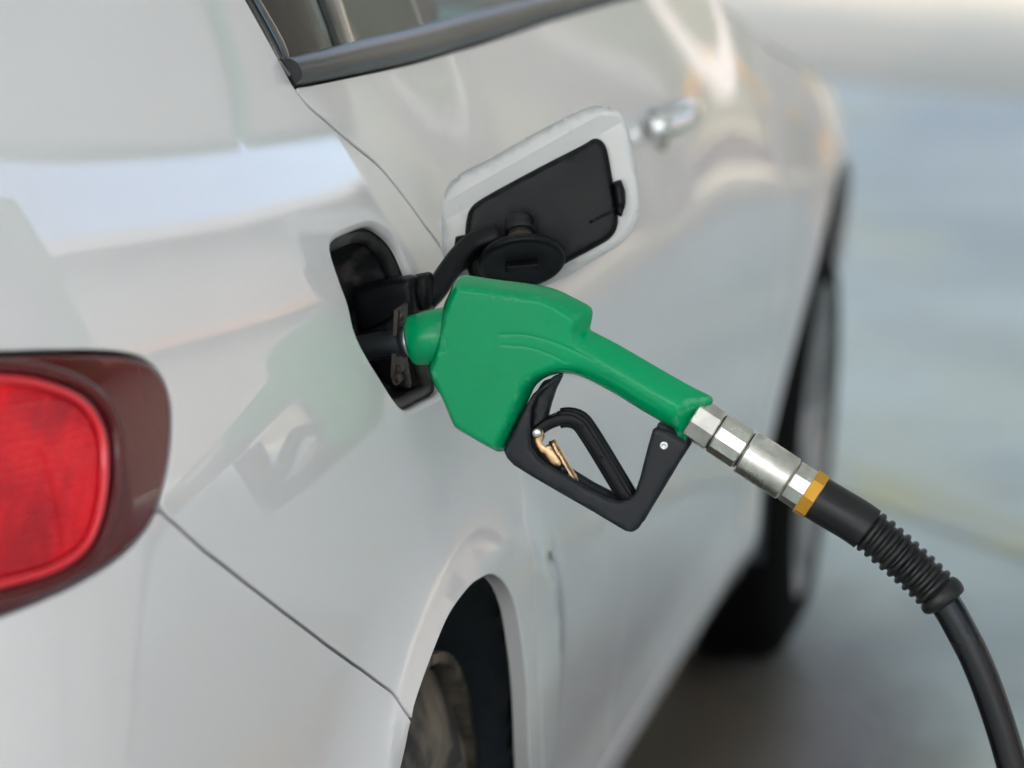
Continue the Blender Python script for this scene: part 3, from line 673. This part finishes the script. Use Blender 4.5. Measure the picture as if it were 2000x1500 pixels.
st_px = [(1100, 733), (1086, 760), (1076, 790), (1068, 825), (1056, 862), (1040, 860), (1036, 820), (1040, 775), (1060, 745)]
inflate('guard_strut', XZ(st_px, YN), .010, .002, YN+.003, M['guard'], noz, sp=.005)
def screw(name, px, py, Y, r, h, m, parent, sock=True):
    c = on_y(px, py, Y); prof = [(0, r), (h*.5, r), (h*.85, r*.86), (h, r*.7)]
    if sock: prof += [(h, r*.42), (h*.35, r*.36), (h*.35, r*.02)]
    else: prof += [(h*1.2, r*.3), (h*1.22, r*.02)]
    V, F = lathe(c, c+np.array([0, -1., 0]) , prof, 32) if False else lathe_y(c, prof)
    return link(name, V, F, m, parent)
def lathe_y(c, prof, n=32):
    th = np.linspace(0, 2*np.pi, n, endpoint=False); V = []; F = []
    for s, r in prof: V += [(c[0]+r*math.cos(a), c[1]-s, c[2]+r*math.sin(a)) for a in th]
    m = len(prof); F = [(i*n+j, i*n+(j+1) % n, (i+1)*n+(j+1) % n, (i+1)*n+j) for i in range(m-1) for j in range(n)]
    F += [tuple((m-1)*n+j for j in range(n))]
    return V, F
screw('guard_screw', 1297, 870, YN-.0155, .0034, .0016, M['rivet'], noz)
# trigger lever
lev = empty('lever', tuple(on_y(1052, 842, YN))); lev.parent = noz; lev.matrix_parent_inverse = noz.matrix_world.inverted()
lp = cr([on_y(x, y, YN) for x, y in [(1046, 846), (1062, 832), (1085, 820), (1110, 815), (1132, 822), (1148, 842), (1175, 885), (1205, 935), (1226, 970), (1234, 984)]], 10)
a = np.linspace(0, 2*np.pi, 24, endpoint=False)
sec = np.stack([.0095*np.sign(np.cos(a))*np.abs(np.cos(a))**.4, .0048*np.sign(np.sin(a))*np.abs(np.sin(a))**.5], 1)
V, F = profile_sweep(resample(lp, .003), sec); link('lever_arm', V, F, M['black'], lev)
for s in (-.0062, .0062):
    V, F = profile_sweep(resample(lp[24:], .003)+np.array([0, s, .0]), np.stack([.0022*np.cos(a), .0068*np.sign(np.sin(a))*np.abs(np.sin(a))**.5], 1)); link('lever_flange', V, F, M['black'], lev)
for t in (.5, .68, .86):
    q = lp[int(len(lp)*t)]; c = q+np.array([0, -.0098, 0]); V, F = lathe_y(c, [(-.001, .0016), (.0006, .0016), (.0009, .001), (.0009, .0001)], 12); link('lever_pip', V, F, M['black'], lev)
# hold-open latch: a folded zinc strip
lt1 = XZ([(1040, 838), (1049, 833), (1060, 840), (1064, 852), (1058, 866), (1064, 872), (1072, 866), (1098, 906), (1092, 914), (1080, 910), (1058, 890), (1046, 872), (1040, 855)], YN-.010)
inflate('latch', lt1, .0012, .0008, YN-.0095, M['brass'], noz, sp=.004)
lt2 = XZ([(1072, 862), (1085, 856), (1132, 938), (1124, 946), (1104, 922)], YN+.004)
inflate('latch_spring', lt2, .006, .0008, YN+.002, M['brass'], noz, sp=.004)
lt3 = XZ([(1090, 910), (1100, 906), (1112, 926), (1104, 930)], YN-.006)
inflate('latch_tip', lt3, .004, .001, YN-.006, M['rubber'], noz, sp=.004)
screw('latch_rivet', 1049, 845, YN-.011, .0040, .003, M['rivet'], noz, False)

# swivel coupling: four steel sleeves on one axis
a0, a1 = on_y(1366, 822, YN), on_y(1586, 966, YN); LA = float(np.linalg.norm(a1-a0)); au = (a1-a0)/LA
def sleeve(name, s0, s1, r, m, ch=.0012, flats=None, par=noz):
    b = ch; V, F = lathe(a0+au*s0*LA, a1+au, [(0, r*.9), (0, r-b), (b, r), ((s1-s0)*LA-b, r), ((s1-s0)*LA, r-b), ((s1-s0)*LA, r*.9)], 72, flats)
    o = link(name, V, F, m, par); sharp(o, 28); return o
sleeve('swivel_nut', -.06, .145, .0158, M['steel'], .001, ngon(8))
sleeve('swivel_collar', .155, .395, .0163, M['steel'], .0012, ngon(12))
sleeve('swivel_body', .405, .80, .0177, M['steel'], .0014)
sl = sleeve('swivel_ring', .80, .985, .0165, M['steel'], .0012, ngon(10))
for s in (.15, .40, .80): sleeve('groove', s-.012, s+.012, .0148, M['rubber'], .0004)
# flat milled on the swivel body
c = a0+au*LA*.55; up_ = np.cross(au, [0, 1., 0]); up_ /= np.linalg.norm(up_)
if up_[2] < 0: up_ = -up_
nf = (np.array([0, -1., 0])*.55+up_*.83); nf /= np.linalg.norm(nf); sd_ = np.cross(nf, au)
V = []
for q in (.0150, .0181):
    for x_, y_ in ((-.009, -.0055), (.007, -.0055), (.011, 0), (.007, .0055), (-.009, .0055)): V.append(c+au*x_+sd_*y_+nf*q)
link('milled_flat', V, [(4, 3, 2, 1, 0), (5, 6, 7, 8, 9)]+[(i, (i+1) % 5, 5+(i+1) % 5, 5+i) for i in range(5)], M['steel'], noz, False)

# ------------------------------------------------------------------ hose
hose = empty('fuel_hose', tuple(on_y(1590, 970, YN)), 'black rubber hose with ribbed bend sleeve and yellow ring at the nozzle', 'hose')
a0, a1 = on_y(1572, 957, YN), on_y(1604, 978, YN); LA = float(np.linalg.norm(a1-a0)); au = (a1-a0)/LA
sleeve('yellow_ring', .05, .72, .0180, M['gold'], .0006, ngon(8), hose)
bp_ = cr([on_y(x, y, YN) for x, y in [(1592, 970), (1632, 994), (1672, 1018), (1708, 1044), (1742, 1073), (1776, 1103), (1808, 1133), (1838, 1164), (1850, 1180)]], 14)
bp_ = resample(bp_, .0006); s = np.linspace(0, 1, len(bp_)); Lb = len(bp_)*.0006
def boot_r(s):
    r = np.full_like(s, .0172)
    r = np.where(s > .36, .0160, r)
    k = (s-.36)/(.90-.36)*9.0; ph = k % 1
    rib = np.clip(1-((ph-.5)/.34)**2, 0, 1)**.5
    r = np.where((s > .36) & (s < .90), .0143+.0030*rib, r)
    e = np.clip(1-((s-.945)/.05)**2, 0, 1)**.5
    r = np.where(s >= .90, .0140+.0042*e, r)
    return r-.0035*np.clip((s-.985)/.015, 0, 1)
V, F = sweep(bp_, boot_r(s), 40); link('bend_sleeve', V, F, M['rubber'], hose)
hp = [on_y(x, y, YN) for x, y in [(1820, 1145), (1845, 1176), (1872, 1222), (1910, 1297), (1948, 1399), (1980, 1508), (2006, 1622), (2026, 1742)]]
e_ = hp[-1]
hp += [e_+np.array([.02, 0, -.07]), e_+np.array([.05, 0, -.16]), e_+np.array([.10, .0, -.27]), e_+np.array([.19, .01, -.38]), e_+np.array([.32, .02, -.43]), e_+np.array([.52, .05, -.36]), e_+np.array([.74, .1, -.08]), e_+np.array([.88, .14, .36]), e_+np.array([.98, .16, .50])]
hp = resample(cr(hp, 14), .006); V, F = sweep(hp, .0118, 32); link('hose_tube', V, F, M['hose'], hose)
HOSE_END = hp[-1]

# ------------------------------------------------------------------ markings on the forecourt
def on_z(px, py, z=0.): d = ray(px, py); return CAM+d*((z-CAM[2])/d[2])
M['line'] = mat('worn_yellow_line_paint', (.48, .49, .32), .6, noise=(6, (.44, .49, .47), .42, .6))
M['paving'] = mat('beige_paving', (.47, .43, .33), .7, noise=(1.2, (.38, .38, .30), .4, .6))
a, b = on_z(1560, 905), on_z(2080, 1085); d = (b-a)/np.linalg.norm(b-a); nrm = np.array([-d[1], d[0], 0]); a = a-d*1.5; b = b+d*6
V = [a-nrm*.09, b-nrm*.09, b+nrm*.09, a+nrm*.09]
o = link('painted_line', [(v[0], v[1], .004) for v in V], [(0, 1, 2, 3)], M['line'], None, False); tag(o, 'worn yellow line painted on the concrete', kind='structure')
o = link('paving', [(-150, 9.8, .004), (150, 11.5, .004), (150, 170, .004), (-150, 170, .004)], [(0, 1, 2, 3)], M['paving'], None, False); tag(o, 'beige paving beyond the concrete forecourt', kind='structure')

# ------------------------------------------------------------------ the filling station round the car: canopy, columns, pump, shop
M['canopy'] = mat('white_canopy_sheet', (.82, .82, .80), .5, noise=(.8, (.76, .76, .74), .4, .6))
M['fascia'] = mat('green_fascia', (.02, .22, .10), .4)
M['column'] = mat('grey_column_paint', (.42, .42, .42), .45)
M['wall'] = mat('brown_grey_render', (.30, .28, .26), .8, noise=(2, (.25, .24, .225), .4, .6))
M['refl_hall'] = mat('refl_hall_olive_sheet', (.105, .125, .11), .7, noise=(.5, (.15, .16, .135), .42, .6))
M['tan'] = mat('tan_fascia_paint', (.42, .24, .15), .5)
M['red'] = mat('red_fascia_paint', (.45, .03, .03), .4)
M['shopglass'] = mat('dark_shop_glass', (.03, .04, .045), .05)
M['kerb'] = mat('yellow_kerb_paint', (.55, .30, .05), .6, noise=(8, (.4, .3, .15), .45, .65))
M['island'] = mat('island_concrete', (.35, .35, .34), .8)
M['screen'] = mat('dark_display', (.02, .025, .02), .15)
can = empty('canopy', (0, 3, 4.7), 'flat white canopy with green edge over the forecourt', 'canopy')
MB().box((-8, -11, 4.7), (8.2, 12, 5.3)).build('canopy_deck', M['canopy'], can)
for lo, hi in (((-8.06, -11.06, 4.6), (-8.002, 12.06, 5.4)), ((8.202, -11.06, 4.6), (8.26, 12.06, 5.4)), ((-8, -11.06, 4.6), (8.2, -11.002, 5.4)), ((-8, 12.002, 4.6), (8.2, 12.06, 5.4))):
    MB().box(lo, hi).build('fascia', M['fascia'], can)
for y in np.arange(-10.5, 11.9, 1.5): MB().box((-7.9, y, 4.66), (8.1, y+.06, 4.699)).build('sheet_rib', M['canopy'], can)
for (x, y, lab) in ((-2.4, -7.6, 'grey canopy column nearest behind the car'), (-2.4, 8.2, 'grey canopy column nearest ahead of the car'), (-6.5, -7.6, 'grey canopy column on the far side behind the car'), (-6.5, 8.2, 'grey canopy column on the far side ahead of the car')):
    c = empty('canopy_column', (x, y, 0), lab, 'column', 'columns carrying the canopy')
    MB().box((x-.18, y-.18, .0), (x+.18, y+.18, 4.66)).build('shaft', M['column'], c)
    MB().box((x-.28, y-.28, .0), (x+.28, y+.28, .12)).build('foot', M['column'], c)
isl = empty('pump_island', (2.6, 0, 0), 'low concrete pump island with yellow kerb', 'island')
MB().box((2.12, -1.6, 0), (3.1, 2.0, .14)).build('slab', M['island'], isl)
kb = MB().box((2.06, -1.66, 0), (3.16, 2.06, .12)).build('kerb', M['kerb'], isl); bevel(kb, .02, 2)
pmp = empty('fuel_pump', (2.6, .1, .14), 'white fuel dispenser standing on the pump island', 'fuel pump')
bevel(MB().box((2.32, -.42, .142), (2.88, .62, 1.15)).build('cabinet', M['canopy'], pmp), .02, 3)
bevel(MB().box((2.30, -.45, 1.153), (2.90, .65, 1.75)).build('display_head', M['fascia'], pmp), .02, 3)
MB().box((2.29, -.2, 1.3), (2.302, .4, 1.6)).build('display', M['screen'], pmp)
shop = empty('shop', (16, 14, 0), 'long brown grey shop with tan fascia beyond the pumps', 'building')
MB().box((13, -14, 0), (20, 40, 5.2)).build('wall', M['wall'], shop)
MB().box((12.6, -14.3, 5.202), (20.3, 40.3, 5.45)).build('roof', M['column'], shop)
MB().box((12.7, -14.2, 2.9), (12.98, 40.2, 3.15)).build('fascia', M['tan'], shop)
for y in np.arange(16, 38, 7.0):
    w = MB().box((12.93, y, .5), (12.99, y+3.0, 2.5)).build('window', M['column'], shop)
    for k in range(2): MB().box((12.90, y+.1+k*1.45, .6), (12.925, y+1.45+k*1.45, 2.4)).build('pane', M['shopglass'], w)

def car_shade_material():  # the car's ground shade as brown colour, fading out at the edges
    m = bpy.data.materials.new('car_shade'); m.use_nodes = True; t = m.node_tree; b = t.nodes['Principled BSDF']; o = t.nodes['Material Output']
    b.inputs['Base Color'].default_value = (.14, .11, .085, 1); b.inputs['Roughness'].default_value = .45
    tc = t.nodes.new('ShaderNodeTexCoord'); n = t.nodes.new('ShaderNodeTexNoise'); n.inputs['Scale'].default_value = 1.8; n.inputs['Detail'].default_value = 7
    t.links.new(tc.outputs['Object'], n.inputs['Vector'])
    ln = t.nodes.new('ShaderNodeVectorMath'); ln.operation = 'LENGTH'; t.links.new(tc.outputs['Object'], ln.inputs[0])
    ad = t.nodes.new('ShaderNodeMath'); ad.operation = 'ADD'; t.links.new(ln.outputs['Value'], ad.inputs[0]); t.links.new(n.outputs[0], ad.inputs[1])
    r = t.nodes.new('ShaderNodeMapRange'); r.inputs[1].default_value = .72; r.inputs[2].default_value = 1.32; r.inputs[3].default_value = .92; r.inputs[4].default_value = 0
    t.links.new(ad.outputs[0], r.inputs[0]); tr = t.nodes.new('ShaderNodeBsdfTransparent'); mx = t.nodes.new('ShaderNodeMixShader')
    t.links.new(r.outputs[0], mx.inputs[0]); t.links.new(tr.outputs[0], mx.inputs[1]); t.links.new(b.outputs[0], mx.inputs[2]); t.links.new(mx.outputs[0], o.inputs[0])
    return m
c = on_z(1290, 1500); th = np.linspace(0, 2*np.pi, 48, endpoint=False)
o = link('car_shade', [(math.cos(a), math.sin(a), 0) for a in th], [tuple(range(48))], car_shade_material(), None, False)
o.location = (c[0], c[1]-.1, .004); o.scale = (.55, 1.7, 1); tag(o, 'dark brown shade of the car painted on the concrete', kind='structure')

refl_hall = empty('refl_warehouse', (-8, 32, 0), 'unseen dull green building with orange band, added to darken reflections in the car', 'building')  # unseen building added so the door reflections turn darker
MB().box((-40, 30, 0), (11, 38, 6)).build('wall', M['refl_hall'], refl_hall)
MB().box((-40.3, 29.6, 6.002), (11.3, 38.3, 6.5)).build('roof', M['column'], refl_hall)
MB().box((-40, 29.9, 1.1), (11, 29.998, 1.22)).build('band', M['kerb'], refl_hall)
MB().box((-7, 29.9, 4.4), (2, 29.998, 4.75)).build('refl_red_strip', M['red'], refl_hall)  # red strip added for a coloured streak in the door reflections

refl_canopy = empty('canopy', (5.6, 20, 4.7), 'narrow white canopy added ahead, out of view, for reflections in the car', 'canopy')  # unseen canopy added to shape the sky reflection on the flank
MB().box((2.6, 12.6, 4.7), (8.2, 27, 5.3)).build('canopy_deck', M['canopy'], refl_canopy)
MB().box((2.6, 12.54, 4.6), (8.2, 12.598, 5.4)).build('fascia', M['fascia'], refl_canopy)
MB().box((8.202, 12.54, 4.6), (8.26, 27.06, 5.4)).build('fascia', M['fascia'], refl_canopy)
for y, lab in ((14.0, 'nearer grey column under the added narrow canopy'), (25.5, 'farther grey column under the added narrow canopy')):
    c = empty('canopy_column', (3.2, y, 0), lab, 'column', 'columns carrying the canopy')  # columns of the added canopy, out of view
    MB().box((3.02, y-.18, .004), (3.38, y+.18, 4.698)).build('shaft', M['column'], c)
M['asphalt'] = mat('asphalt', (.055, .055, .058), .8, noise=(3, (.07, .07, .07), .4, .6))  # for the added unseen strip below
o = link('refl_road', [(-150, 16.5, .008), (150, 16.5, .008), (150, 28, .008), (-150, 28, .008)], [(0, 1, 2, 3)], M['asphalt'], None, False); tag(o, 'unseen asphalt strip added to dull reflections in the car doors', kind='structure')  # dark unseen strip added to remove a bright reflection on the doors
